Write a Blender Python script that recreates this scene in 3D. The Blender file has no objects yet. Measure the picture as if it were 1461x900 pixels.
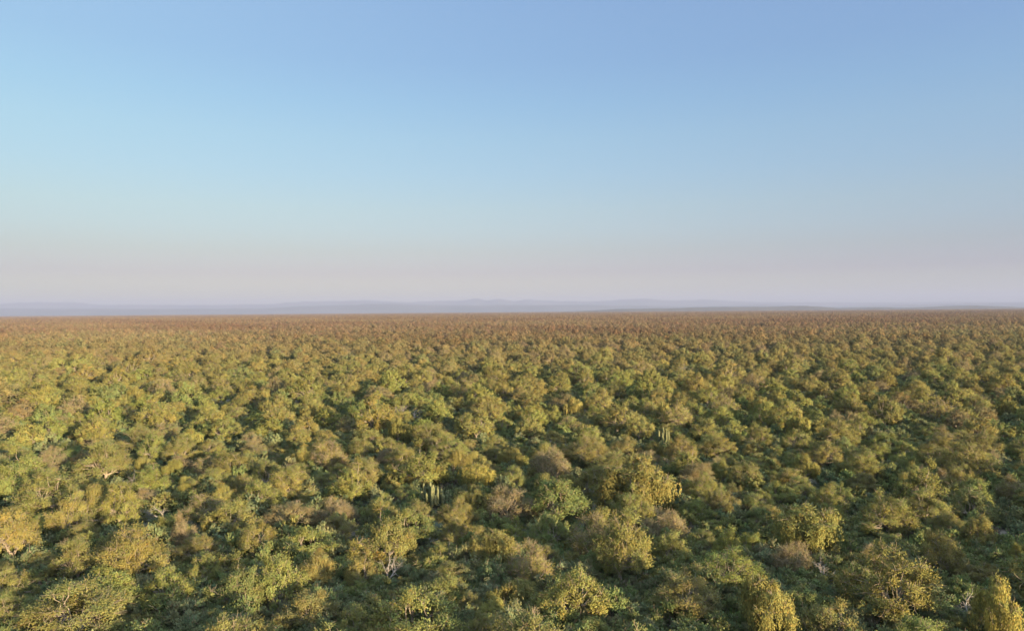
import bpy, math, random
import numpy as np
from mathutils import Vector, Matrix, Euler

scene = bpy.context.scene
COL = scene.collection
R = math.radians

# ------------------------------------------------------------------ camera
CAM_H = 22.0
PHOTO_W, PHOTO_H = 1461.0, 900.0
FOC = 1043.0                     # focal length in photo pixels
PITCH = 0.33                     # degrees below level
ROLL = 0.45                      # horizon climbs towards the right
cam_data = bpy.data.cameras.new("camera")
cam = bpy.data.objects.new("camera", cam_data)
COL.objects.link(cam)
cam_data.sensor_fit = 'HORIZONTAL'
cam_data.sensor_width = 36.0
cam_data.lens = 36.0 * FOC / PHOTO_W
cam_data.clip_start = 0.5
cam_data.clip_end = 200000.0
cam.location = (0, 0, CAM_H)
cam.rotation_mode = 'QUATERNION'
q = Euler((R(90 - PITCH), 0, 0), 'XYZ').to_quaternion()
from mathutils import Quaternion
q = q @ Quaternion((0, 0, 1), R(-ROLL))
cam.rotation_quaternion = q
scene.camera = cam
CAM_M = q.to_matrix()
CAM_INV = np.array(CAM_M.transposed())

def project(p):
    """world point -> photo pixel (x, y) and depth"""
    v = CAM_INV @ (np.array(p, float) - np.array((0, 0, CAM_H)))
    d = -v[2]
    return PHOTO_W / 2 + FOC * v[0] / d, PHOTO_H / 2 - FOC * v[1] / d, d

def ground_at(px, py):
    """photo pixel -> point on the ground"""
    d = CAM_M @ Vector(((px - PHOTO_W / 2) / FOC, -(py - PHOTO_H / 2) / FOC, -1.0))
    t = -CAM_H / d.z
    return d.x * t, d.y * t, d.length * 0 + t

# ------------------------------------------------------------------ light
SUN_EL, SUN_AZ = 8.5, 141.0     # azimuth clockwise from +Y (the view direction)
world = bpy.data.worlds.new("World")
scene.world = world
world.use_nodes = True
nt = world.node_tree
for n in list(nt.nodes):
    nt.nodes.remove(n)
out = nt.nodes.new('ShaderNodeOutputWorld')
bg = nt.nodes.new('ShaderNodeBackground')
sky = nt.nodes.new('ShaderNodeTexSky')
sky.sky_type = 'NISHITA'
sky.sun_disc = False
sky.sun_elevation = R(SUN_EL)
sky.sun_rotation = R(SUN_AZ)
sky.air_density = 1.0
sky.dust_density = 1.0
sky.ozone_density = 1.0
sky.altitude = 200
bg.inputs['Strength'].default_value = 0.15
# the evening air near the horizon is duller and pinker than the clean sky model; unseen upper sky boosted to fill shade
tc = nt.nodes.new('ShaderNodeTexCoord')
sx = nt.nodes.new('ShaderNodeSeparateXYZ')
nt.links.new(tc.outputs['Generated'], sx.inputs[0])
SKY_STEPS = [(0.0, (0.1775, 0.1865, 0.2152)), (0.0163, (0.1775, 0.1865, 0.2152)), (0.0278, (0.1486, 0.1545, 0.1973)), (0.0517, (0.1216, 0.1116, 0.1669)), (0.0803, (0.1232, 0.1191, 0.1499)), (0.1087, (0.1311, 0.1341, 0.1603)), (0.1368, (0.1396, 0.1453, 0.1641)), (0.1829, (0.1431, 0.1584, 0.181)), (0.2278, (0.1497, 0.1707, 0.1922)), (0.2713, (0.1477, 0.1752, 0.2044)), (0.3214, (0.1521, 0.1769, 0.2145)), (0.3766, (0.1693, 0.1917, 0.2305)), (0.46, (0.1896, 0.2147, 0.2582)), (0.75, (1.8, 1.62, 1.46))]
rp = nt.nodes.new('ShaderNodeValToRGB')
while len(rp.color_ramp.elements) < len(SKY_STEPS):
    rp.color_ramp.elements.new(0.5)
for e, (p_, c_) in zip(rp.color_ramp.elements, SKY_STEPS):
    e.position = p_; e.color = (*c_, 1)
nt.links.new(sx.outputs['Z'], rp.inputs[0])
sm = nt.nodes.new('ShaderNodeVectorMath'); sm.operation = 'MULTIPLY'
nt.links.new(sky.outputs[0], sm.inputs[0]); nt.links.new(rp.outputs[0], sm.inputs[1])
# deeper and bluer towards the right, paler towards the left
SKY_SIDE = (0.12, 0.16, 0.31)
SKY_WIDE = (2.15, 1.65, 0.85)
def vmath(op, *ins):
    n = nt.nodes.new('ShaderNodeVectorMath'); n.operation = op
    for i, v in enumerate(ins):
        if isinstance(v, tuple):
            n.inputs[i].default_value = v
        else:
            nt.links.new(v, n.inputs[i])
    return n.outputs[0]
def fmath(op, *ins):
    n = nt.nodes.new('ShaderNodeMath'); n.operation = op
    for i, v in enumerate(ins):
        if isinstance(v, (int, float)):
            n.inputs[i].default_value = v
        else:
            nt.links.new(v, n.inputs[i])
    return n.outputs[0]
def spread(v):
    n = nt.nodes.new('ShaderNodeCombineXYZ')
    for i in range(3):
        nt.links.new(v, n.inputs[i])
    return n.outputs[0]
X_, Z_ = sx.outputs['X'], fmath('MAXIMUM', sx.outputs['Z'], 0.0)
side_ = vmath('MULTIPLY', spread(X_), SKY_SIDE)
SKY_BOW = (-0.37, -0.21, 0.0)
wide_ = vmath('MULTIPLY', vmath('ADD', vmath('MULTIPLY', spread(Z_), SKY_WIDE), SKY_BOW), spread(fmath('MULTIPLY', X_, X_)))
gain_ = vmath('ADD', vmath('ADD', side_, wide_), (1.0, 1.0, 1.0))
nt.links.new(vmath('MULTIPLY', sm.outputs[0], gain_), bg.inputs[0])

nt.links.new(bg.outputs[0], out.inputs[0])

sl = bpy.data.lights.new("sun", 'SUN')
sl.energy = 3.5
sl.color = (1.0, 0.805, 0.50)
sl.angle = R(0.6)
sun = bpy.data.objects.new("sun", sl)
COL.objects.link(sun)
sdir = Vector((math.sin(R(SUN_AZ)) * math.cos(R(SUN_EL)), math.cos(R(SUN_AZ)) * math.cos(R(SUN_EL)), math.sin(R(SUN_EL))))
sun.rotation_mode = 'QUATERNION'
sun.rotation_quaternion = sdir.to_track_quat('Z', 'Y')
sun.location = (0, -30, 60)

scene.view_settings.view_transform = 'Standard'
scene.view_settings.look = 'None'
scene.view_settings.exposure = 2.86
scene.view_settings.gamma = 1.0
scene.view_settings.use_curve_mapping = False
scene.render.engine = 'CYCLES'
cy = scene.cycles
cy.use_denoising = True
cy.max_bounces = 6
cy.diffuse_bounces = 3
cy.glossy_bounces = 1
cy.transmission_bounces = 3
cy.transparent_max_bounces = 4
cy.volume_bounces = 1
cy.use_adaptive_sampling = True
cy.adaptive_threshold = 0.005

# ------------------------------------------------------------------ materials
def new_mat(name):
    m = bpy.data.materials.new(name)
    m.use_nodes = True
    t = m.node_tree
    for n in list(t.nodes):
        t.nodes.remove(n)
    return m, t

def leaf_mat():
    """leaf colour = the plant's own colour x each leaf's tint"""
    m, t = new_mat("leaves")
    o = t.nodes.new('ShaderNodeOutputMaterial')
    c = t.nodes.new('ShaderNodeAttribute'); c.attribute_type = 'INSTANCER'; c.attribute_name = "tree_color"
    k = t.nodes.new('ShaderNodeAttribute'); k.attribute_type = 'GEOMETRY'; k.attribute_name = "tint"
    mu = t.nodes.new('ShaderNodeVectorMath'); mu.operation = 'MULTIPLY'
    t.links.new(c.outputs['Color'], mu.inputs[0]); t.links.new(k.outputs['Color'], mu.inputs[1])
    d = t.nodes.new('ShaderNodeBsdfDiffuse')
    tr = t.nodes.new('ShaderNodeBsdfTranslucent')
    mx = t.nodes.new('ShaderNodeMixShader'); mx.inputs[0].default_value = 0.28
    pu = t.nodes.new('ShaderNodeAttribute'); pu.attribute_type = 'GEOMETRY'; pu.attribute_name = "puff"
    vt = t.nodes.new('ShaderNodeVectorTransform'); vt.vector_type = 'NORMAL'; vt.convert_from = 'OBJECT'; vt.convert_to = 'WORLD'
    t.links.new(pu.outputs['Vector'], vt.inputs[0])
    ge = t.nodes.new('ShaderNodeNewGeometry')
    mn = t.nodes.new('ShaderNodeMix'); mn.data_type = 'VECTOR'; mn.inputs[0].default_value = 0.62
    t.links.new(ge.outputs['Normal'], mn.inputs[4]); t.links.new(vt.outputs[0], mn.inputs[5])
    nn = t.nodes.new('ShaderNodeVectorMath'); nn.operation = 'NORMALIZE'
    t.links.new(mn.outputs[1], nn.inputs[0])
    t.links.new(nn.outputs[0], d.inputs['Normal']); t.links.new(nn.outputs[0], tr.inputs['Normal'])
    t.links.new(mu.outputs[0], d.inputs[0]); t.links.new(mu.outputs[0], tr.inputs[0])
    t.links.new(d.outputs[0], mx.inputs[1]); t.links.new(tr.outputs[0], mx.inputs[2])
    t.links.new(mx.outputs[0], o.inputs[0])
    return m

def noisy_mat(name, c1, c2, scale, rough=0.9, c3=None, scale3=0.02):
    m, t = new_mat(name)
    o = t.nodes.new('ShaderNodeOutputMaterial')
    b = t.nodes.new('ShaderNodeBsdfPrincipled')
    b.inputs['Roughness'].default_value = rough
    b.inputs['Specular IOR Level'].default_value = 0.15
    tc = t.nodes.new('ShaderNodeTexCoord')
    n = t.nodes.new('ShaderNodeTexNoise'); n.inputs['Scale'].default_value = scale; n.inputs['Detail'].default_value = 6
    t.links.new(tc.outputs['Object'], n.inputs['Vector'])
    r = t.nodes.new('ShaderNodeValToRGB')
    r.color_ramp.elements[0].position = 0.35; r.color_ramp.elements[1].position = 0.65
    r.color_ramp.elements[0].color = (*c1, 1); r.color_ramp.elements[1].color = (*c2, 1)
    t.links.new(n.outputs['Fac'], r.inputs[0])
    last = r.outputs[0]
    if c3:
        n3 = t.nodes.new('ShaderNodeTexNoise'); n3.inputs['Scale'].default_value = scale3; n3.inputs['Detail'].default_value = 4
        t.links.new(tc.outputs['Object'], n3.inputs['Vector'])
        r3 = t.nodes.new('ShaderNodeValToRGB')
        r3.color_ramp.elements[0].position = 0.42; r3.color_ramp.elements[1].position = 0.6
        t.links.new(n3.outputs['Fac'], r3.inputs[0])
        mx = t.nodes.new('ShaderNodeMix'); mx.data_type = 'RGBA'
        t.links.new(r3.outputs[0], mx.inputs[0]); t.links.new(last, mx.inputs[6]); mx.inputs[7].default_value = (*c3, 1)
        last = mx.outputs[2]
    t.links.new(last, b.inputs['Base Color'])
    t.links.new(b.outputs[0], o.inputs[0])
    return m

LEAF = leaf_mat()
BARK = noisy_mat("pale_bark", (0.15, 0.115, 0.085), (0.28, 0.225, 0.17), 6.0)
TWIG = noisy_mat("brown_twigs", (0.16, 0.118, 0.075), (0.26, 0.198, 0.13), 5.0)
DEAD = noisy_mat("bleached_wood", (0.15, 0.125, 0.105), (0.27, 0.23, 0.195), 7.0)
CACT = noisy_mat("cactus_skin", (0.080, 0.090, 0.040), (0.135, 0.125, 0.060), 3.0)
SOIL = noisy_mat("dry_soil_and_litter", (0.095, 0.075, 0.056), (0.155, 0.125, 0.092), 0.7, c3=(0.066, 0.074, 0.044), scale3=0.09)
HILL = noisy_mat("wooded_hillside", (0.06, 0.05, 0.035), (0.085, 0.07, 0.048), 0.004)
ROCK = noisy_mat("far_mountainside", (0.05, 0.055, 0.045), (0.09, 0.082, 0.066), 0.0006)

# ------------------------------------------------------------------ mesh helpers
class Buf:
    """collects vertices, triangles/quads (padded to 4 with -1), a tint and a material per face"""
    def __init__(s):
        s.v, s.f, s.t, s.m, s.p, s.n = [], [], [], [], [], 0
    def add(s, v, f, tint=(1, 1, 1), mat=0, puff=None):
        v = np.asarray(v, np.float32); f = np.asarray(f, np.int32)
        if f.shape[1] == 3:
            f = np.hstack([f, np.full((len(f), 1), -1 - s.n, np.int32)])
        s.v.append(v); s.f.append(f + s.n)
        tint = np.asarray(tint, np.float32)
        if tint.ndim == 1:
            tint = np.repeat(tint[None, :], len(f), 0)
        s.t.append(tint); s.m.append(np.full(len(f), mat, np.int32)); s.n += len(v)
        s.p.append(np.zeros((len(f), 3), np.float32) if puff is None else np.asarray(puff, np.float32))
    def arrays(s):
        return np.vstack(s.v), np.vstack(s.f), np.vstack(s.t), np.concatenate(s.m), np.vstack(s.p)
    def mesh(s, name, mats, smooth=False):
        v, f, t, m, p = s.arrays()
        return to_mesh(name, v, f, t, m, p, mats, smooth)

def to_mesh(name, v, f, t, m, p, mats, smooth=False):
    me = bpy.data.meshes.new(name)
    me.vertices.add(len(v)); me.vertices.foreach_set("co", np.ascontiguousarray(v, np.float32).ravel())
    cnt = (f >= 0).sum(1)
    st = np.concatenate([[0], np.cumsum(cnt)[:-1]])
    flat = f.ravel(); flat = flat[flat >= 0]
    me.loops.add(len(flat)); me.loops.foreach_set("vertex_index", flat.astype(np.int32))
    me.polygons.add(len(f))
    me.polygons.foreach_set("loop_start", st.astype(np.int32))
    me.polygons.foreach_set("material_index", m.astype(np.int32))
    if smooth:
        me.polygons.foreach_set("use_smooth", np.ones(len(f), bool))
    a = me.attributes.new("tint", 'FLOAT_COLOR', 'FACE')
    a.data.foreach_set("color", np.hstack([t, np.ones((len(t), 1), np.float32)]).astype(np.float32).ravel())
    a = me.attributes.new("puff", 'FLOAT_VECTOR', 'FACE')
    a.data.foreach_set("vector", np.ascontiguousarray(p, np.float32).ravel())
    for x in mats:
        me.materials.append(x)
    me.update(calc_edges=True)
    return me

def norm(a):
    return a / np.maximum(np.linalg.norm(a, axis=-1, keepdims=True), 1e-9)

def tube(buf, path, rad, sides=5, mat=0):
    p = np.asarray(path, float); rad = np.asarray(rad, float)
    d = norm(np.gradient(p, axis=0))
    ref = np.array((0.31, 0.95, 0.05)) if abs(d[0][2]) > 0.7 else np.array((0.1, 0.05, 1.0))
    u = norm(np.cross(d, ref)); w = np.cross(d, u)
    a = np.linspace(0, 2 * math.pi, sides, endpoint=False)
    v = (p[:, None, :] + rad[:, None, None] * (np.cos(a)[None, :, None] * u[:, None, :] + np.sin(a)[None, :, None] * w[:, None, :])).reshape(-1, 3)
    i = np.arange(len(p) - 1)[:, None] * sides; j = np.arange(sides)[None, :]; k = (j + 1) % sides
    f = np.stack([i + j, i + k, i + sides + k, i + sides + j], -1).reshape(-1, 4)
    buf.add(v, f, mat=mat)
    buf.add(np.vstack([v[-sides:], p[-1:] + d[-1:] * rad[-1]]), [[q_, (q_ + 1) % sides, sides] for q_ in range(sides)], mat=mat)

def bez(a, b, lift, rng, n=6, jit=0.05):
    a, b = np.asarray(a, float), np.asarray(b, float)
    mid = (a + b) / 2 + np.array((0, 0, lift)) + rng.normal(0, jit * np.linalg.norm(b - a), 3)
    t = np.linspace(0, 1, n)[:, None]
    p = (1 - t) ** 2 * a + 2 * t * (1 - t) * mid + t ** 2 * b
    p[1:-1] += rng.normal(0, jit * 0.25 * np.linalg.norm(b - a), (n - 2, 3))
    return p

def leaves(buf, pos, axis, length, width, tint, rng, mat=0, puff=None):
    """one kite-shaped leaf spray per row"""
    n = len(pos)
    L = length * rng.uniform(0.6, 1.35, (n, 1)); W = width * rng.uniform(0.6, 1.3, (n, 1))
    axis = norm(axis)
    b = norm(np.cross(axis, rng.normal(0, 1, (n, 3))))
    v = np.stack([pos - axis * L * 0.5, pos + b * W * 0.5 + axis * L * 0.05, pos + axis * L * 0.5, pos - b * W * 0.5 + axis * L * 0.05], 1).reshape(-1, 3)
    f = np.arange(4 * n).reshape(n, 4)
    buf.add(v, f, tint, mat, puff)

def ball(rng, n, power=0.42):
    d = norm(rng.normal(0, 1, (n, 3)))
    return d, d * rng.uniform(0, 1, (n, 1)) ** power

def tints(rng, n, base=1.0, spread=0.16, dry=0.05):
    k = base * rng.uniform(1 - spread, 1 + spread, (n, 1))
    t = np.repeat(k, 3, 1) * np.array((1, 1, 1))
    hue = rng.normal(0, 0.06, n)
    t[:, 0] *= 1 + hue; t[:, 2] *= 1 - hue * 0.6
    drym = rng.random(n) < dry
    t[drym] *= np.array((1.25, 0.88, 0.85))
    return t

# ------------------------------------------------------------------ plants
STYLE = {
    # h height, r crown radius, zb crown base, clumps, clump radius (xy, z), leaves per clump, leaf length/width, upward pull, limbs
    'thorn':   dict(h=4.7, r=2.6, zb=0.9, n=54, cr=(0.72, 0.62), nl=300, L=0.165, W=0.055, up=0.35, limbs=5, twigs=10, skirt=0.38),
    'leafy':   dict(h=4.2, r=2.4, zb=0.5, n=46, cr=(0.68, 0.64), nl=280, L=0.165, W=0.08, up=0.45, limbs=5, twigs=7, skirt=0.45),
    'weeping': dict(h=5.0, r=2.1, zb=1.8, n=18, cr=(0.62, 0.55), nl=170, L=0.25, W=0.065, up=0.0, limbs=4, twigs=8, skirt=0.1),
    'twiggy':  dict(h=4.0, r=2.3, zb=0.6, n=40, cr=(0.72, 0.65), nl=190, L=0.15, W=0.05, up=0.35, limbs=6, twigs=26, skirt=0.4),
    'shrub':   dict(h=1.9, r=1.35, zb=0.15, n=17, cr=(0.50, 0.42), nl=190, L=0.16, W=0.075, up=0.5, limbs=5, twigs=7, skirt=0.5),
}

def clumps(st, rng):
    """uneven crown: centres on a lumpy dome, some inside, some low on the skirt"""
    ph = rng.uniform(0, 6.28, 4); am = rng.uniform(0.06, 0.2, 4)
    def lump(th):
        return 1 + sum(am[k] * math.sin((k + 1) * th + ph[k]) for k in range(4)) * 0.8
    lean = rng.normal(0, 0.10, 2) * st['r']
    out, tries = [], 0
    while len(out) < st['n'] and tries < 4000:
        tries += 1
        th = rng.uniform(0, 6.283); Rr = st['r'] * lump(th) - st['cr'][0] * 0.6
        u = rng.random()
        if u < st['skirt']:
            r = Rr * rng.uniform(0.8, 1.02)
            z = st['zb'] + (st['h'] - st['zb']) * rng.uniform(0.12, 0.5)
        else:
            r = Rr * math.sqrt(rng.random())
            top = math.sqrt(max(0.02, 1 - (r / max(Rr, .1)) ** 2 * 0.86))
            hz = (st['h'] - st['zb']) * (1 + 0.22 * (lump(th + 1.3) - 1) * 3)
            z = st['zb'] + hz * top * (rng.uniform(0.82, 1.0) if rng.random() < 0.75 else rng.uniform(0.4, 0.8)) - st['cr'][1] * 0.5
        p = np.array((r * math.cos(th) + lean[0] * z / st['h'], r * math.sin(th) + lean[1] * z / st['h'], max(z, st['cr'][1] * 0.6)))
        if all(np.linalg.norm(p - c) > st['cr'][0] * 0.62 for c in out):
            out.append(p)
    return np.array(out)

def grow(style, rng, wood, crown, dens=1.0, size=1.0, limbs=True, twig_mat=0, sides=5, twig_r=0.011):
    """fills wood (trunk, limbs, twigs) and crown (leaves); dens thins the leaves, size enlarges them"""
    st = STYLE[style]
    cs = clumps(st, rng)
    if limbs:
        nl = st['limbs']
        fork = np.array((rng.normal(0, .12), rng.normal(0, .12), st['h'] * (0.06 if style in ('shrub', 'twiggy') else rng.uniform(0.12, 0.24))))
        tr = 0.034 * st['h'] * rng.uniform(0.85, 1.2) * (0.55 if style == 'shrub' else 1)
        tube(wood, [(0, 0, -0.15), (fork[0] * .2, fork[1] * .3, fork[2] * .45), fork], [tr * 1.25, tr * 1.0, tr * 0.9], sides + 2)
        az = np.arctan2(cs[:, 1], cs[:, 0]) + rng.uniform(0, 6.28)
        grp = (np.floor((az % 6.283) / (6.283 / nl))).astype(int)
        for g in range(nl):
            idx = np.where(grp == g)[0]
            if not len(idx):
                continue
            cen = cs[idx].mean(0) * np.array((0.8, 0.8, 0.86))
            p = bez(fork, cen, 0.12 * st['h'] * rng.uniform(-0.4, 0.6), rng, 8, 0.09)
            lr = tr * rng.uniform(0.5, 0.7)
            rad = np.linspace(lr, lr * 0.4, 8)
            tube(wood, p, rad, sides)
            for i in idx:
                s = rng.integers(3, 7)
                bp = bez(p[s], cs[i], 0.1 * rng.uniform(-1, 1), rng, 6, 0.1)
                tube(wood, bp, np.linspace(rad[s] * 0.7, 0.014, 6), max(3, sides - 1))
    for ci, c in enumerate(cs):
        k = rng.uniform(0.84, 1.2)                  # some clumps of leaves are paler, some deeper
        crx = st['cr'][0] * rng.uniform(0.75, 1.25); crz = st['cr'][1] * rng.uniform(0.8, 1.25)
        n = max(3, int(st['nl'] * dens * rng.uniform(0.65, 1.3)))
        d, o = ball(rng, n)
        # every clump is itself a handful of sprays
        ns = max(3, int(7 * min(1, dens * 2)))
        sp, _ = ball(rng, ns); sp[:, 2] = sp[:, 2] * 0.8 + 0.2
        pick = rng.integers(0, ns, n)
        o = 0.50 * o + sp[pick] * rng.uniform(0.25, 0.75, (n, 1))
        o *= np.where(rng.random((n, 1)) < 0.2, rng.uniform(1.1, 1.5, (n, 1)), 1.0)
        if style == 'weeping':
            o[:, 2] *= 0.8
        pos = c + o * np.array((crx, crx, crz))
        ax = norm(o + 1e-6) * 0.8 + rng.normal(0, 0.55, (n, 3)) + np.array((0, 0, st['up']))
        ctr = np.array((0, 0, st['zb'] * 0.6 + st['h'] * 0.2))
        puff = norm(norm(o + 1e-6) * 0.75 + norm(pos - ctr) * 0.55 + np.array((0, 0, 0.2)))
        hue = rng.normal(0, 0.055)
        leaves(crown, pos, ax, st['L'] * size, st['W'] * size, tints(rng, n, k, dry=0.02 if dens > 0.2 else 0.0) * np.array((1 + hue, 1, 1 - hue * .5)), rng, puff=puff)
        if style == 'weeping':
            # hanging strands all round the clump
            ns = int(34 * (0.35 + 0.65 * min(1, dens)))
            for s in range(ns):
                a = rng.uniform(0, 6.283); rr = crx * rng.uniform(0.3, 1.15)
                top = c + np.array((math.cos(a) * rr, math.sin(a) * rr, rng.uniform(-0.3, 0.25)))
                ln = min(rng.uniform(0.8, 2.3), top[2] - 0.35)
                m = max(3, int(ln / (0.065 * size / max(0.3, dens) ** .3)))
                t = np.linspace(0, 1, m)[:, None]
                outw = norm(np.array((c[0], c[1], 0)) + 1e-3) * 0.12
                pp = top + t * np.array((0, 0, -ln)) + outw * t * (1 - t) * 2 + rng.normal(0, 0.06, (m, 3)) + np.outer(t[:, 0], np.append(rng.normal(0, 0.08, 2), 0))
                aa = np.array((0, 0, -1.0)) + rng.normal(0, 0.33, (m, 3))
                pf = norm(np.array((math.cos(a), math.sin(a), 0.25)) + norm(pp - np.array((0, 0, 2.0))))
                leaves(crown, pp, aa, 0.18 * size, 0.055 * size, tints(rng, m, k * rng.uniform(0.85, 1.2)), rng, puff=pf)
        if limbs:
            for s in range(int(st['twigs'] * (1 if dens > 0.6 else 0.4))):
                dv = norm(rng.normal(0, 1, 3) + np.array((0, 0, 0.5)))
                e = c + dv * np.array((crx, crx, crz)) * rng.uniform(0.7, 1.2)
                mid = (c + e) / 2 + rng.normal(0, 0.06, 3)
                tube(wood, [c, mid, e], [twig_r * 1.6, twig_r * 1.2, twig_r * 0.6], 3, twig_mat)

def grow_dead(rng, wood, h=3.4):
    def rec(p, d, ln, r, lv):
        n = 5
        pts = [p]
        for i in range(n):
            d = norm(d + rng.normal(0, 0.16, 3)); pts.append(pts[-1] + d * ln / n)
        tube(wood, pts, np.linspace(r, r * 0.55, n + 1), 6 if lv < 2 else 4)
        if lv >= 4:
            return
        for k in range(rng.integers(2, 4) + (lv == 0)):
            s = rng.integers(2, n + 1) if k else n
            nd = norm(d + rng.normal(0, 0.62, 3) + np.array((0, 0, 0.15)))
            rec(pts[s], nd, ln * rng.uniform(0.55, 0.85), r * 0.56, lv + 1)
    for k in range(2):
        rec(np.array((rng.normal(0, .1), rng.normal(0, .1), -0.1)), norm(np.array((rng.normal(0, .35), rng.normal(0, .35), 1))), h * 0.42, 0.11, 0)

def grow_cactus(rng, skin, arms=None):
    """ribbed columns rising from one short stem"""
    def column(path, r, skin=skin):
        p = np.array(path, float); n = len(p); sides = 16
        rad = np.full(n, r); rad[0] *= 0.85; rad[-3] *= 0.95; rad[-2] *= 0.78; rad[-1] *= 0.35
        d = norm(np.gradient(p, axis=0))
        ref = np.array((0.9, 0.3, 0.05)); u = norm(np.cross(d, ref)); w = np.cross(d, u)
        a = np.linspace(0, 2 * math.pi, sides, endpoint=False)
        rib = np.where(np.arange(sides) % 2 == 0, 1.1, 0.8)
        v = (p[:, None] + rad[:, None, None] * rib[None, :, None] * (np.cos(a)[None, :, None] * u[:, None] + np.sin(a)[None, :, None] * w[:, None])).reshape(-1, 3)
        i = np.arange(n - 1)[:, None] * sides; j = np.arange(sides)[None]; k = (j + 1) % sides
        skin.add(v, np.stack([i + j, i + k, i + sides + k, i + sides + j], -1).reshape(-1, 4))
        skin.add(np.vstack([v[-sides:], p[-1:] + d[-1:] * r * 0.2]), [[s, (s + 1) % sides, sides] for s in range(sides)])
    column([(0, 0, z) for z in np.linspace(-0.1, 4.4, 12)], 0.17)
    for b in range(int(rng.integers(8, 12))):
        a = rng.uniform(0, 6.283); z0 = rng.uniform(0.3, 1.5); rr = rng.uniform(0.4, 1.05); ht = rng.uniform(2.2, 4.5)
        c, s = math.cos(a), math.sin(a)
        pts = [(0, 0, z0), (c * rr * .45, s * rr * .45, z0 + .06), (c * rr * .85, s * rr * .85, z0 + .25)]
        pts += [(c * rr + rng.normal(0, .015), s * rr + rng.normal(0, .015), z) for z in np.linspace(z0 + .6, max(ht, z0 + 1.4), 8)]
        if arms is None:
            column(pts, rng.uniform(0.11, 0.15))
        else:
            arms.append(Buf()); column(pts, rng.uniform(0.11, 0.15), arms[-1])

# prototypes: (trunk mesh, crown mesh) pairs, several of each kind
KINDS = [('thorn', 6), ('leafy', 5), ('weeping', 4), ('twiggy', 4), ('shrub', 6)]
PROTO = {}
for style, cnt in KINDS:
    PROTO[style] = []
    for i in range(cnt):
        rng = np.random.default_rng(100 + 17 * i + hash(style) % 1 + len(style) * 1000)
        w, c = Buf(), Buf()
        grow(style, rng, w, c, twig_r=0.010, twig_mat=1)
        wname, cname = ('stems', 'foliage') if style == 'shrub' else ('trunk', 'crown')
        PROTO[style].append((w.mesh(style + '_' + wname, [TWIG if style in ('twiggy', 'shrub') else BARK, TWIG]), c.mesh(style + '_' + cname, [LEAF])))
PROTO['dead'] = []
for i in range(4):
    rng = np.random.default_rng(900 + i)
    w = Buf(); grow_dead(rng, w, rng.uniform(2.6, 3.8))
    PROTO['dead'].append((w.mesh('dead_trunk', [DEAD]), None))
PROTO['cactus'] = []
for i in range(3):
    w = Buf(); arms = []; grow_cactus(np.random.default_rng(950 + i), w, arms)
    PROTO['cactus'].append((w.mesh('cactus_stem', [CACT], True), [a.mesh('cactus_arm', [CACT], True) for a in arms]))

# ------------------------------------------------------------------ the large structure
def plain(name, v, f, mat, kind='structure', smooth=False):
    me = bpy.data.meshes.new(name); me.from_pydata(v, [], f); me.materials.append(mat)
    if smooth:
        me.polygons.foreach_set("use_smooth", np.ones(len(me.polygons), bool))
    o = bpy.data.objects.new(name, me); COL.objects.link(o); o['kind'] = kind
    return o

G = 38000.0
gs = [-G, -9000, -2500, -700, -150, 0, 150, 700, 2500, 9000, G]
gv = [(x, y, 0) for y in gs for x in gs]
gn = len(gs)
ground = plain('ground', gv, [(j * gn + i, j * gn + i + 1, (j + 1) * gn + i + 1, (j + 1) * gn + i) for j in range(gn - 1) for i in range(gn - 1)], SOIL)
ground['label'] = 'dry brown soil and leaf litter between the trees'

def horizon_y(px):
    return project((((px - PHOTO_W / 2) / FOC) * 1e6, 1e6, CAM_H))[1]

def ridge(name, dist, profile, depth, mat, label, seed, rough):
    """a range of hills whose crest follows (photo x, photo y) points seen at a given distance"""
    rnd = np.random.default_rng(seed)
    xs = np.linspace(profile[0][0], profile[-1][0], 420)
    ys = np.interp(xs, [p[0] for p in profile], [p[1] for p in profile])
    X = (xs - PHOTO_W / 2) / FOC * dist
    Hc = np.array([max(2.0, (horizon_y(a) - b) / FOC * dist + CAM_H) for a, b in zip(xs, ys)])
    nz = np.zeros_like(xs)
    for k in range(1, 7):
        nz += np.sin(xs * 0.011 * 2 ** k + rnd.uniform(0, 6.28)) / 1.7 ** k
    Hc = Hc * (1 + rough * nz)
    rows, prof = 13, np.linspace(-1, 1, 13)
    v = []
    for r_ in range(rows):
        t = prof[r_]
        wob = np.zeros_like(xs)
        for k in range(1, 6):
            wob += np.sin(xs * 0.017 * 2 ** k + rnd.uniform(0, 6.28)) / 1.6 ** k
        hgt = Hc * (math.cos(t * math.pi / 2) ** 1.3) * (1 + 0.12 * wob * (1 - abs(t)) * (abs(t) > 0.01))
        for i in range(len(xs)):
            v.append((X[i], dist + t * depth * (1 if t < 0 else 1.0), (hgt[i] if abs(t) < 1 else -1.0)))
    n = len(xs)
    f = [(r_ * n + i, r_ * n + i + 1, (r_ + 1) * n + i + 1, (r_ + 1) * n + i) for r_ in range(rows - 1) for i in range(n - 1)]
    o = plain(name, v, f, mat, 'structure', True); o['label'] = label
    return o

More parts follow.
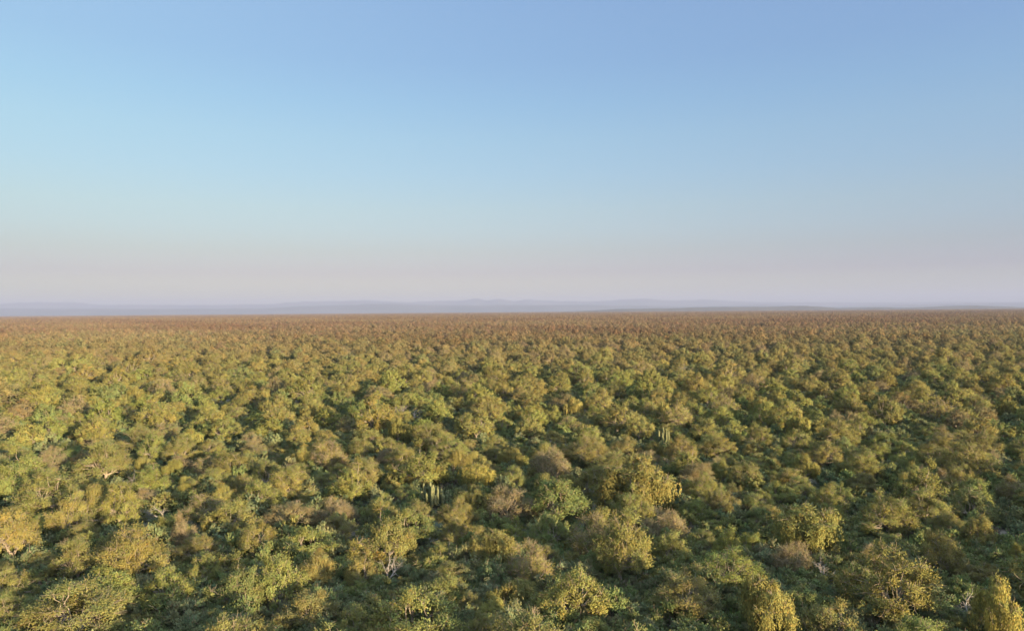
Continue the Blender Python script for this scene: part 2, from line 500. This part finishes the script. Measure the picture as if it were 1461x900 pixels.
ridge('mountains', 30000, [(-120, 430), (0, 433), (90, 432), (140, 435), (300, 435), (400, 434), (440, 431), (490, 430), (520, 427.5), (545, 429), (590, 431), (650, 430), (680, 426), (695, 429), (712, 426.5), (735, 430), (752, 427.5), (785, 430), (840, 430), (885, 427), (920, 426.5), (960, 429.5), (1010, 428), (1060, 430.5), (1120, 431), (1200, 432), (1300, 431.5), (1461, 430), (1600, 429)], 4200, ROCK, 'pale blue mountain range along the horizon', 5, 0.05)
ridge('hills', 21000, [(-120, 441), (0, 440), (200, 441), (380, 440), (430, 437), (560, 434), (700, 436), (820, 435), (900, 436), (1000, 437), (1080, 435), (1180, 437), (1300, 435), (1420, 432), (1600, 431)], 2600, ROCK, 'lower hazy hills in front of the mountains', 6, 0.04)
ridge('low_hills', 9500, [(760, 447), (830, 443.5), (880, 440.8), (960, 439.6), (1020, 438), (1100, 437.6), (1140, 436.2), (1172, 437.6), (1186, 439.5), (1250, 438.2), (1290, 439), (1345, 437.4), (1385, 435.8), (1420, 437), (1440, 438.5), (1461, 438), (1560, 436)], 900, HILL, 'dark wooded low hills at the right of the horizon', 7, 0.03)

# the air: pale, thin, even
hz, ht = new_mat("thin_haze")
ho = ht.nodes.new('ShaderNodeOutputMaterial'); pv = ht.nodes.new('ShaderNodeVolumePrincipled')
pv.inputs['Color'].default_value = (0.243, 0.268, 0.385, 1)
pv.inputs['Density'].default_value = 6.5e-5
pv.inputs['Anisotropy'].default_value = 0.0
ht.links.new(pv.outputs[0], ho.inputs['Volume'])
B, ZT, ZB = 41000.0, 700.0, -3.0
bv = [(x, y, z) for z in (ZB, ZT) for y in (-B, B) for x in (-B, B)]
haze = plain('haze', bv, [(0, 2, 3, 1), (4, 5, 7, 6), (0, 1, 5, 4), (2, 6, 7, 3), (0, 4, 6, 2), (1, 3, 7, 5)], hz, 'stuff')
haze['label'] = 'thin pale haze lying over the whole plain'

# ------------------------------------------------------------------ colours of the plants
TONE = {   # linear base colours
    'golden':       (0.202, 0.180, 0.058),
    'olive':        (0.180, 0.169, 0.057),
    'yellow-green': (0.186, 0.190, 0.058),
    'green':        (0.148, 0.166, 0.060),
    'grey-green':   (0.172, 0.181, 0.087),
    'brown':        (0.200, 0.164, 0.074),
    'bright yellow': (0.250, 0.217, 0.064),
    'dark green':   (0.128, 0.146, 0.069),
}
MIX = {
    'thorn':   (('golden', .30), ('olive', .38), ('yellow-green', .26), ('brown', .06)),
    'leafy':   (('yellow-green', .46), ('green', .32), ('olive', .22)),
    'weeping': (('golden', .7), ('bright yellow', .12), ('olive', .18)),
    'twiggy':  (('brown', .35), ('golden', .35), ('olive', .3)),
    'shrub':   (('green', .34), ('dark green', .22), ('grey-green', .26), ('olive', .18)),
}
def pick_tone(style, rnd):
    u, acc = rnd.random(), 0
    for t, p in MIX[style]:
        acc += p
        if u <= acc:
            return t
    return MIX[style][0][0]
def jitter(c, rnd, a=0.10):
    k = rnd.uniform(1 - a, 1 + a)
    return tuple(x * k * rnd.uniform(1 - a * .5, 1 + a * .5) for x in c)

# ------------------------------------------------------------------ where the plants stand
rnd = random.Random(4)
# the prominent ones of the photograph: foot (photo px), crown width and height (px), kind, tone
SEEN = [
    (105, 768, 66, 62, 'thorn', 'golden'), (78, 738, 92, 68, 'thorn', 'olive'), (173, 754, 56, 66, 'thorn', 'golden'),
    (14, 808, 72, 82, 'thorn', 'golden'), (185, 836, 92, 80, 'thorn', 'golden'), (112, 830, 66, 62, 'thorn', 'olive'), (160, 864, 92, 52, 'leafy', 'yellow-green'),
    (112, 908, 140, 76, 'thorn', 'golden'), (243, 868, 68, 58, 'leafy', 'yellow-green'), (286, 838, 54, 46, 'leafy', 'yellow-green'),
    (293, 750, 62, 46, 'twiggy', 'golden'), (262, 790, 38, 56, 'twiggy', 'brown'), (284, 806, 66, 40, 'thorn', 'golden'),
    (362, 800, 60, 56, 'thorn', 'golden'), (435, 800, 78, 50, 'leafy', 'yellow-green'), (345, 878, 74, 72, 'leafy', 'green'),(398, 868, 72, 76, 'leafy', 'yellow-green'),
    (413, 712, 62, 46, 'thorn', 'golden'), (412, 760, 74, 42, 'thorn', 'brown'), (152, 690, 70, 62, 'thorn', 'olive'),
    (214, 706, 56, 40, 'leafy', 'yellow-green'), (190, 704, 26, 34, 'dead', ''), (232, 742, 28, 26, 'dead', ''),
    (553, 808, 80, 74, 'leafy', 'olive'), (514, 840, 50, 48, 'leafy', 'golden'), (555, 832, 32, 40, 'dead', ''),
    (545, 752, 44, 40, 'thorn', 'golden'), (650, 786, 46, 44, 'thorn', 'golden'), (632, 808, 58, 36, 'leafy', 'yellow-green'),
    (682, 704, 54, 46, 'weeping', 'bright yellow'), (604, 698, 76, 56, 'leafy', 'yellow-green'), (614, 726, 26, 38, 'cactus', ''), (630, 724, 34, 26, 'cactus', ''),
    (725, 746, 72, 52, 'twiggy', 'brown'), (795, 748, 88, 66, 'leafy', 'green'), (922, 732, 92, 80, 'weeping', 'golden'),
    (790, 690, 62, 50, 'twiggy', 'brown'), (886, 834, 86, 100, 'thorn', 'golden'), (858, 766, 40, 42, 'leafy', 'golden'),
    (813, 890, 98, 76, 'leafy', 'golden'), (592, 916, 118, 80, 'leafy', 'yellow-green'), (706, 884, 40, 36, 'leafy', 'bright yellow'),
    (667, 880, 44, 32, 'leafy', 'olive'), (755, 840, 62, 66, 'twiggy', 'golden'), (846, 918, 52, 38, 'leafy', 'yellow-green'),
    (950, 778, 64, 52, 'twiggy', 'brown'), (500, 918, 62, 50, 'leafy', 'olive'), (786, 786, 52, 50, 'leafy', 'green'),
    (980, 884, 100, 68, 'thorn', 'golden'), (1092, 924, 92, 96, 'weeping', 'golden'), (1184, 926, 90, 66, 'leafy', 'golden'),
    (1276, 890, 124, 102, 'thorn', 'golden'), (1432, 930, 58, 102, 'weeping', 'bright yellow'), (1154, 792, 98, 74, 'weeping', 'golden'),
    (1340, 826, 64, 68, 'thorn', 'golden'), (1396, 790, 48, 54, 'leafy', 'olive'), (1352, 774, 46, 44, 'thorn', 'olive'),
    (1268, 768, 84, 60, 'thorn', 'golden'), (1316, 726, 70, 60, 'leafy', 'yellow-green'), (1368, 714, 50, 48, 'thorn', 'golden'),
    (1384, 748, 68, 46, 'leafy', 'green'), (1406, 844, 54, 38, 'thorn', 'golden'), (1456, 814, 36, 40, 'leafy', 'bright yellow'),
    (1178, 832, 40, 44, 'dead', ''), (1130, 822, 58, 50, 'twiggy', 'brown'), (1040, 812, 46, 58, 'leafy', 'yellow-green'),
    (1182, 738, 54, 44, 'thorn', 'golden'), (1004, 722, 50, 44, 'thorn', 'golden'), (1110, 722, 46, 36, 'leafy', 'yellow-green'), (1388, 886, 48, 46, 'dead', ''),
    (1232, 690, 60, 46, 'thorn', 'yellow-green'), (1064, 700, 52, 40, 'thorn', 'olive'), (470, 680, 50, 50, 'twiggy', 'golden'), (520, 700, 58, 46, 'thorn', 'olive'),
    (946, 640, 20, 30, 'cactus', ''), (330, 690, 56, 44, 'thorn', 'olive'), (36, 694, 62, 48, 'leafy', 'yellow-green'), (700, 880, 2, 2, '', ''),
]
NOM = {k: (2 * STYLE[k]['r'], STYLE[k]['h']) for k in STYLE}
NOM['dead'] = (2.6, 3.3); NOM['cactus'] = (2.0, 4.4)
plants = []     # dict: style, x, y, w, h, tone
for (px, py, wpx, hpx, style, tone) in SEEN:
    if not style:
        continue
    x, y, t = ground_at(px, py)
    plants.append(dict(style=style, x=x, y=y, w=wpx * y / FOC, h=hpx * y / FOC * (1.03), tone=tone))

class Grid:
    def __init__(s, cell):
        s.c, s.d = cell, {}
    def add(s, x, y, r):
        s.d.setdefault((int(x // s.c), int(y // s.c)), []).append((x, y, r))
    def free(s, x, y, r, k=1.0):
        i, j = int(x // s.c), int(y // s.c)
        for a in (i - 1, i, i + 1):
            for b in (j - 1, j, j + 1):
                for (u, v, q_) in s.d.get((a, b), ()):
                    if (u - x) ** 2 + (v - y) ** 2 < (k * (r + q_)) ** 2:
                        return False
        return True

Y_NEAR = 113.0
grid = Grid(8.0)
for p in plants:
    lone = p['style'] in ('dead', 'cactus')          # these stand in small openings of their own
    grid.add(p['x'], p['y'], p['w'] / 2 + (1.0 if lone else 0))
    if lone:
        grid.add(p['x'] * (1 - 3.0 / p['y']), p['y'] - 3.0, 1.7)

def patchy(x, y):
    """slow variation of the wood: some places denser, some with more green"""
    return math.sin(x * .041 + 1.3) * math.sin(y * .033 + .7) + .5 * math.sin(x * .11 + y * .07)

def clearing(x, y):
    """openings in the canopy where only low growth stands"""
    a = math.sin(x * .31 + 2.1 * math.sin(y * .13)) + math.sin(y * .27 + 1.7 * math.sin(x * .11 + 2)) + .7 * math.sin((x + y) * .19 + 4)
    return a > 1.25

def new_tree(x, y, far=False):
    g = patchy(x, y)
    u = rnd.random()
    gr = 0.26 + 0.15 * g
    style = 'leafy' if u < gr else ('weeping' if u < gr + .05 else ('twiggy' if u < gr + .16 else ('dead' if u < gr + .161 else ('cactus' if u < gr + .1616 else 'thorn'))))
    s = rnd.uniform(0.62, 1.1) + 0.45 * rnd.random() ** 3
    s *= 1.0 if y < 113 else 1.25
    if style in ('weeping', 'cactus'):
        s = min(s, 0.95)
    w, h = NOM[style]
    return dict(style=style, x=x, y=y, w=w * s, h=h * s * rnd.uniform(.9, 1.1), tone=pick_tone(style, rnd) if style in MIX else '')

near_lim = lambda y: 0.74 * y + 8
for _ in range(15000):
    y = math.sqrt(rnd.uniform(39 ** 2, Y_NEAR ** 2)); x = rnd.uniform(-1, 1) * near_lim(y)
    p = new_tree(x, y)
    if p['style'] in ('cactus', 'dead'):
        continue
    low = rnd.uniform(0.5, 0.95)
    p['h'] *= low; p['w'] *= 0.5 + 0.5 * low
    if grid.free(x, y, p['w'] / 2, 1.13 if y < 72 else 1.06):
        grid.add(x, y, p['w'] / 2); plants.append(p)
SHRUB_FAR = 66.0
sgrid = Grid(8.0)
for _ in range(9000):
    y = math.sqrt(rnd.uniform(43 ** 2, SHRUB_FAR ** 2)); x = rnd.uniform(-1, 1) * near_lim(y)
    s = rnd.uniform(0.6, 1.25)
    if grid.free(x, y, 1.2 * s, 0.50) and sgrid.free(x, y, 1.25 * s, 0.66):
        sgrid.add(x, y, 1.25 * s)
        plants.append(dict(style='shrub', x=x, y=y, w=2.7 * s, h=1.9 * s * rnd.uniform(.85, 1.2), tone=pick_tone('shrub', rnd)))

# which of them the frame shows
# HIDDEN: plants inside the frame that stand wholly behind others; they belong to the mass of the woodland
HIDDEN = set([133,151,198,200,201,212,246,250,265,272,273,276,281,283,295,299,310,314,321,344,349,350,365,368,375,394,402,417,442,461,463,505,514,535,543,544,547,571,593,599,616,631,635,638,647,649,689,696,698,726,745,746,766,772,802,804,833,844,845,851,865,866,873,879,882,888,902,907,911,913,917,951,959])
shown, unshown = [], []
for i, p in enumerate(plants):
    p['id'] = i
    ax, ay, _ = project((p['x'], p['y'], p['h'])); bx, by, _ = project((p['x'], p['y'], 0))
    half = p['w'] / 2 * FOC / p['y']
    p['px'], p['py'], p['top'] = bx, by, ay
    vis = -half * .5 < ax < PHOTO_W + half * .5 and ay < PHOTO_H - 6 and i not in HIDDEN
    (shown if vis else unshown).append(p)
low_ones = sorted((p for p in shown if p['style'] == 'shrub'), key=lambda p: p['y'])
for p in low_ones[290:]:
    shown.remove(p); unshown.append(p)

# ------------------------------------------------------------------ the plants as things
WORD = {'thorn': ('thorn_tree', 'tree', 'spreading tree', 'thorn trees of the near woodland'),
        'leafy': ('leafy_tree', 'tree', 'bushy tree', 'bushy trees of the near woodland'),
        'weeping': ('weeping_tree', 'tree', 'drooping tree', 'drooping trees of the near woodland'),
        'twiggy': ('twiggy_tree', 'tree', 'twiggy tree', 'sparse twiggy trees of the near woodland'),
        'dead': ('dead_tree', 'tree', 'bleached bare dead tree', 'bare dead trees of the near woodland'),
        'cactus': ('column_cactus', 'cactus', 'many-armed column cactus', 'column cacti of the near woodland'),
        'shrub': ('shrub', 'shrub', 'shrub', 'shrubs under the near trees')}

def place(p):
    style = p['style']
    r_ = random.Random(p['id'] * 7919 + 13)
    wm, cm = r_.choice(PROTO[style])
    nm, cat, _, grp = WORD[style]
    root = bpy.data.objects.new(nm, None); COL.objects.link(root)
    root.empty_display_size = 0.3
    w, h = NOM[style]
    root.location = (p['x'], p['y'], 0)
    root.rotation_euler = (0, 0, r_.uniform(0, 6.283))
    root.scale = (p['w'] / w, p['w'] / w, p['h'] / h)
    root['category'] = cat; root['group'] = grp
    names = {'shrub': ('stems', 'foliage'), 'cactus': ('stem', None)}.get(style, ('trunk', 'crown'))
    t = bpy.data.objects.new(names[0], wm); COL.objects.link(t); t.parent = root
    if isinstance(cm, list):
        for am in cm:
            a = bpy.data.objects.new('arm', am); COL.objects.link(a); a.parent = root
    elif cm:
        c = bpy.data.objects.new(names[1], cm); COL.objects.link(c); c.parent = root
        c['tree_color'] = jitter(TONE[p['tone']], r_)
    p['obj'] = root
    return root

for p in shown:
    place(p)

# labels: look first, then where, then beside what, and at the last an ordinal
def size_word(p):
    w, h = NOM[p['style']]; s = p['w'] / w
    return 'small' if s < 0.85 else ('big' if s > 1.08 else 'mid-sized')
def zone(p):
    u = p['px'] / PHOTO_W
    xs = 'at the left edge' if u < .06 else 'far left' if u < .2 else 'left' if u < .36 else 'left of centre' if u < .46 else 'centre' if u < .54 else 'right of centre' if u < .64 else 'right' if u < .8 else 'far right' if u < .94 else 'at the right edge'
    v = p['py']
    ys = 'bottom row' if v > 890 else 'foreground' if v > 800 else 'mid foreground' if v > 735 else 'upper foreground' if v > 690 else 'middle distance'
    return xs, ys
ORD = ['first', 'second', 'third', 'fourth', 'fifth', 'sixth', 'seventh', 'eighth', 'ninth', 'tenth', 'eleventh', 'twelfth']
for p in shown:
    p['look'] = ' '.join(x for x in (size_word(p), p['tone'], WORD[p['style']][2]) if x)
    p['zone'] = zone(p)
def short(p):
    return ' '.join(x for x in (p['tone'], {'thorn': 'spreading tree', 'leafy': 'bushy tree', 'weeping': 'drooping tree', 'twiggy': 'twiggy tree', 'dead': 'dead tree', 'cactus': 'cactus', 'shrub': 'shrub'}[p['style']]) if x)
for p in shown:
    best, bd = None, 1e9
    for o in shown:
        if o is p or o['style'] == 'shrub' or short(o) == short(p):
            continue
        d = math.hypot(o['x'] - p['x'], o['y'] - p['y']) * (0.45 if o['style'] in ('dead', 'cactus', 'weeping') else 1)
        if d < bd:
            best, bd = o, d
    dx, dy = p['x'] - best['x'], p['y'] - best['y']
    rel = ('left of' if dx < 0 else 'right of') if abs(dx) > abs(dy) else ('behind' if dy > 0 else 'in front of')
    p['rel'] = rel + ' a ' + short(best)
    p['rel'] = p['rel'].replace(' a olive', ' an olive')
def groups_of(key):
    g = {}
    for p in shown:
        if 'lab' not in p:
            g.setdefault(key(p), []).append(p)
    return g
for key, text in ((lambda p: p['look'], lambda p: p['look'] + ' in the ' + p['zone'][1]),
                  (lambda p: (p['look'], p['zone']), lambda p: p['look'] + ', ' + p['zone'][0] + ', ' + p['zone'][1]),
                  (lambda p: (p['look'], p['zone'], p['rel']), lambda p: p['look'] + ', ' + p['zone'][0] + ', ' + p['zone'][1] + ', ' + p['rel'])):
    full = {}
    for p in shown:
        full.setdefault(key(p), []).append(p)
    for k, g in full.items():
        if len(g) == 1 and 'lab' not in g[0]:
            g[0]['lab'] = text(g[0])
full = {}
for p in shown:
    full.setdefault((p['look'], p['zone']), []).append(p)
for k, g in full.items():
    g.sort(key=lambda p: p['px'])
    for i, p in enumerate(g):
        if 'lab' not in p:
            o = 'leftmost' if i == 0 else 'rightmost' if i == len(g) - 1 else ORD[i] + ' from left'
            p['lab'] = p['look'] + ', ' + p['zone'][0] + ', ' + p['zone'][1] + ', ' + o + ' of ' + ['none', 'one', 'two', 'three', 'four', 'five', 'six', 'seven', 'eight', 'nine', 'ten', 'eleven', 'twelve'][min(12, len(g))] + ' alike'
for p in shown:
    p['lab'] = p['lab'].replace('many-armed column cactus', 'many-armed cactus').replace('at the left edge', 'left edge').replace('at the right edge', 'right edge')
    p['obj']['label'] = p['lab']

# ------------------------------------------------------------------ the rest of the woodland, one object
lib = bpy.data.collections.new("plant_prototypes")      # never linked: only a source of shapes
lib_count = {}
def lib_add(key, i, mesh):
    o = bpy.data.objects.new("proto_%s_%02d" % (key, i), mesh); lib.objects.link(o)

LIBN = []
def combined(style, i, dens, size, limbs):
    rng = np.random.default_rng(500 + 31 * i + len(style) * 777)
    w, c = Buf(), Buf()
    if style == 'dead':
        grow_dead(rng, w)
    elif style == 'cactus':
        grow_cactus(rng, w)
    else:
        grow(style, rng, w, c, dens=dens, size=size, limbs=limbs, sides=4, twig_r=0.012, twig_mat=2)
    V, F, T, M, P = [], [], [], [], []
    n = 0
    for b, m in ((w, 0), (c, 1)):
        if not b.n:
            continue
        v, f, t, mm, pf = b.arrays(); P.append(pf)
        V.append(v); F.append(np.where(f >= 0, f + n, f)); T.append(t); M.append(np.where(mm == 2, 2, m)); n += len(v)
    bark = {'dead': DEAD, 'cactus': CACT, 'twiggy': TWIG, 'shrub': TWIG}.get(style, BARK)
    return to_mesh('wood_' + style, np.vstack(V), np.vstack(F), np.vstack(T), np.concatenate(M), np.vstack(P), [bark, LEAF, TWIG])

PIDX = {}
k = 0
for style, cnt in (('cactus', 1), ('dead', 2), ('leafy', 4), ('shrub', 4), ('thorn', 6), ('twiggy', 3), ('weeping', 3)):
    for i in range(cnt):
        PIDX.setdefault(style, []).append(k)
        o = bpy.data.objects.new("plant_%03d" % k, combined(style, i, 0.40, 1.6, True)); lib.objects.link(o); k += 1

def mini(rng, style, dens, size):
    c = Buf(); grow(style, rng, Buf(), c, dens=dens, size=size, limbs=False)
    return c.arrays()
def make_patch(name, side, spacing, dens, size, seed, tries, vary=1.0):
    rng = np.random.default_rng(seed); r2 = random.Random(seed)
    minis = {s: [mini(rng, s, dens, size) for _ in range(5)] for s in ('thorn', 'leafy', 'twiggy', 'weeping')}
    g = Grid(6.0); V, F, T, P = [], [], [], []; n = 0
    for _ in range(tries):
        x, y = r2.uniform(-side / 2, side / 2), r2.uniform(-side / 2, side / 2)
        s = r2.uniform(0.75, 1.3) + .6 * r2.random() ** 3; w = 2.5 * s
        if math.sin(x * 6.2832 / side * 3 + seed) + math.sin(y * 6.2832 / side * 3 + 2 * math.sin(x * 6.2832 / side * 2) + seed * 2) > 1.25 and r2.random() < .9:
            continue
        # tile-able: test against wrapped copies too
        if not all(g.free(x + a, y + b, w, spacing) for a in (-side, 0, side) for b in (-side, 0, side)):
            continue
        g.add(x, y, w)
        u = r2.random(); style = 'leafy' if u < .26 else 'weeping' if u < .33 else 'twiggy' if u < .47 else 'thorn'
        v, f, t, _, pf = r2.choice(minis[style])
        a = r2.uniform(0, 6.283); ca, sa = math.cos(a), math.sin(a)
        v = v * s; v = np.stack([v[:, 0] * ca - v[:, 1] * sa + x, v[:, 0] * sa + v[:, 1] * ca + y, v[:, 2] * r2.uniform(.9, 1.15)], 1)
        tone = np.array(jitter(TONE[pick_tone(style, r2)], r2, .2)) / np.array(TONE['olive'])
        tone = 1 + (tone - 1) * vary
        P.append(np.stack([pf[:, 0] * ca - pf[:, 1] * sa, pf[:, 0] * sa + pf[:, 1] * ca, pf[:, 2]], 1))
        V.append(v); F.append(f + n); T.append(t * tone); n += len(v)
    F = np.vstack(F)
    return to_mesh(name, np.vstack(V), F, np.vstack(T), np.zeros(len(F)), np.vstack(P), [LEAF])

MID_SIDE, FAR_SIDE = 50.0, 150.0
MIDP, FARP = [], []
for i in range(6):
    o = bpy.data.objects.new("plant_%03d" % k, make_patch('grove', MID_SIDE, 0.94, 0.09, 2.6, 40 + i, 2200, 0.6)); lib.objects.link(o); MIDP.append(k); k += 1
for i in range(6):
    o = bpy.data.objects.new("plant_%03d" % k, make_patch('wide_grove', FAR_SIDE, 0.94, 0.020, 4.6, 60 + i, 14000, 0.25)); lib.objects.link(o); FARP.append(k); k += 1

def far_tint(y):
    """how much warm low light is put into crown colour, rising with distance"""
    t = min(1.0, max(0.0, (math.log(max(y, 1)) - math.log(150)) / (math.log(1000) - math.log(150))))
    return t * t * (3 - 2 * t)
FAR_LIGHT = np.array((0.190, 0.123, 0.083))  # brown of low sun and haze, painted into the far crowns
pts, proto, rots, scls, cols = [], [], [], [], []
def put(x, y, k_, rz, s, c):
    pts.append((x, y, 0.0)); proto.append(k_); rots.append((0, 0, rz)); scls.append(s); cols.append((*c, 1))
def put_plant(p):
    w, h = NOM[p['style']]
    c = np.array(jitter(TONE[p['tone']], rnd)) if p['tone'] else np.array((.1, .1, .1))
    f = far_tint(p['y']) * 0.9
    c = c * (1 - f) + FAR_LIGHT * f * (0.6 + 0.4 * c.sum() / 0.40)
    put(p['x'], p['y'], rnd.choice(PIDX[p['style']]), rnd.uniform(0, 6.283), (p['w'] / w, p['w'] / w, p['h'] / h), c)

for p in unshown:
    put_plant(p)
# behind and beside the camera: trees that cast their long shadows into the frame
side = lambda y: 0.80 * y + 45
for _ in range(5200):
    y = rnd.uniform(-25, 45); x = rnd.uniform(-1, 1) * 95
    if y > 39 and abs(x) < near_lim(y):
        continue
    p = new_tree(x, y); p['h'] *= rnd.uniform(.5, .9)
    if rnd.random() < .5:
        continue
    if grid.free(x, y, p['w'] / 2, 1.3):
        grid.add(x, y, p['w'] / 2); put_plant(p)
# from the last single tree out to 400 m
far_grid = Grid(8.0)
for _ in range(60000):
    y = math.sqrt(rnd.uniform(45 ** 2, 402 ** 2)); x = rnd.uniform(-1, 1) * side(y)
    if y < Y_NEAR and abs(x) < near_lim(y):
        continue
    p = new_tree(x, y); p['h'] *= rnd.uniform(.72, 1.1)
    if clearing(x, y):
        if rnd.random() < .93:
            continue
        p['h'] *= .6; p['w'] *= .7
    if grid.free(x, y, p['w'] / 2, 1.10):
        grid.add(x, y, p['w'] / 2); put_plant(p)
for _ in range(30000):
    y = math.sqrt(rnd.uniform(60 ** 2, 390 ** 2)); x = rnd.uniform(-1, 1) * side(y)
    if y < SHRUB_FAR and abs(x) < near_lim(y):
        continue
    s = rnd.uniform(0.6, 1.25)
    if grid.free(x, y, 1.2 * s, 0.52):
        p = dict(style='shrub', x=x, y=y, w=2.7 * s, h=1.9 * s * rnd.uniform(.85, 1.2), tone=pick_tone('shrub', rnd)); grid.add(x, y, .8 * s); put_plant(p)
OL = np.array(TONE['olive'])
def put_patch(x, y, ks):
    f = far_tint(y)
    c = OL * (1 - f * .85) + FAR_LIGHT * .85 * f
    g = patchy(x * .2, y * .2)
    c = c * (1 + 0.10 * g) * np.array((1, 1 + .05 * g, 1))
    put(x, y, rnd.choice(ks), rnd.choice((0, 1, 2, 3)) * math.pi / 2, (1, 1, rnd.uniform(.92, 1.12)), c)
y = 400 + MID_SIDE / 2
while y < 1500:
    n = int(side(y) / MID_SIDE) + 1
    for i in range(-n, n + 1):
        put_patch(i * MID_SIDE, y, MIDP)
    y += MID_SIDE
y = 1500 + FAR_SIDE / 2
while y < 12500:
    n = int(side(y) / FAR_SIDE) + 1
    for i in range(-n, n + 1):
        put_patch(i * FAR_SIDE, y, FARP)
    y += FAR_SIDE

def scatter(name, pts, proto, rots, scls, cols, collection, label):
    me = bpy.data.meshes.new(name)
    me.vertices.add(len(pts)); me.vertices.foreach_set("co", np.array(pts, np.float32).ravel())
    a = me.attributes.new("proto", 'INT', 'POINT'); a.data.foreach_set("value", np.array(proto, np.int32))
    a = me.attributes.new("turn", 'FLOAT_VECTOR', 'POINT'); a.data.foreach_set("vector", np.array(rots, np.float32).ravel())
    a = me.attributes.new("grow", 'FLOAT_VECTOR', 'POINT'); a.data.foreach_set("vector", np.array(scls, np.float32).ravel())
    a = me.attributes.new("tree_color", 'FLOAT_COLOR', 'POINT'); a.data.foreach_set("color", np.array(cols, np.float32).ravel())
    o = bpy.data.objects.new(name, me); COL.objects.link(o)
    o['kind'] = 'stuff'; o['label'] = label
    ng = bpy.data.node_groups.new(name + "_nodes", 'GeometryNodeTree')
    ng.interface.new_socket('Geometry', in_out='INPUT', socket_type='NodeSocketGeometry')
    ng.interface.new_socket('Geometry', in_out='OUTPUT', socket_type='NodeSocketGeometry')
    N, L = ng.nodes, ng.links
    gi, go = N.new('NodeGroupInput'), N.new('NodeGroupOutput')
    ci = N.new('GeometryNodeCollectionInfo'); ci.inputs['Collection'].default_value = collection
    ci.inputs['Separate Children'].default_value = True; ci.inputs['Reset Children'].default_value = True
    ip = N.new('GeometryNodeInstanceOnPoints'); ip.inputs['Pick Instance'].default_value = True
    def attr(nm, ty):
        x = N.new('GeometryNodeInputNamedAttribute'); x.data_type = ty; x.inputs['Name'].default_value = nm
        return [s for s in x.outputs if s.enabled and s.name == 'Attribute'][0]
    L.new(gi.outputs[0], ip.inputs['Points']); L.new(ci.outputs[0], ip.inputs['Instance'])
    L.new(attr("proto", 'INT'), ip.inputs['Instance Index'])
    er = N.new('FunctionNodeEulerToRotation'); L.new(attr("turn", 'FLOAT_VECTOR'), er.inputs[0]); L.new(er.outputs[0], ip.inputs['Rotation'])
    L.new(attr("grow", 'FLOAT_VECTOR'), ip.inputs['Scale'])
    L.new(ip.outputs[0], go.inputs[0])
    md = o.modifiers.new("scatter", 'NODES'); md.node_group = ng
    return o

scatter('woodland', pts, proto, rots, scls, cols, lib, 'unbroken olive to brown dry woodland running out to the horizon')

# ------------------------------------------------------------------ undergrowth: weeds and low bushes nobody could count
lib2 = bpy.data.collections.new("undergrowth_prototypes")
for i in range(5):
    rng = np.random.default_rng(300 + i); c = Buf()
    for j in range(rng.integers(4, 8)):
        p0 = np.append(rng.normal(0, .42, 2), rng.uniform(.08, .38))
        n = 70; d, o = ball(rng, n, .5)
        leaves(c, p0 + np.abs(o * np.array((1, 1, 0))) * 0 + o * np.array((.42, .42, .26)), d + np.array((0, 0, .7)) + rng.normal(0, .4, (n, 3)), .2, .07, tints(rng, n, rng.uniform(.8, 1.25)), rng, puff=norm(d + np.array((0, 0, .5))))
    lib2.objects.link(bpy.data.objects.new("tuft_%02d" % i, c.mesh("tuft", [LEAF])))
pts, proto, rots, scls, cols = [], [], [], [], []
UG = [TONE['dark green'], TONE['green'], TONE['grey-green'], (0.14, .125, .08), (0.17, .14, .10)]
for _ in range(12500):
    y = math.sqrt(rnd.uniform(36 ** 2, 150 ** 2)); x = rnd.uniform(-1, 1) * (0.74 * y + 6)
    g = math.sin(x * .23) * math.sin(y * .19 + 1) + .6 * math.sin(x * .5 + y * .37)
    if g < -0.75 and rnd.random() < .8:
        continue
    s = rnd.uniform(.6, 1.7)
    put(x, y, rnd.randrange(5), rnd.uniform(0, 6.283), (s, s, s * rnd.uniform(.7, 1.4)), jitter(UG[min(4, int(abs(rnd.gauss(0, 1.5))))], rnd, .2))
scatter('undergrowth', pts, proto, rots, scls, cols, lib2, 'low dark weeds and bushlets covering the ground between the trees')
from collections import Counter
print("SHOWN", Counter(p['style'] for p in shown), "labels", len(set(p['lab'] for p in shown)), len(shown), "woodland", len(pts))
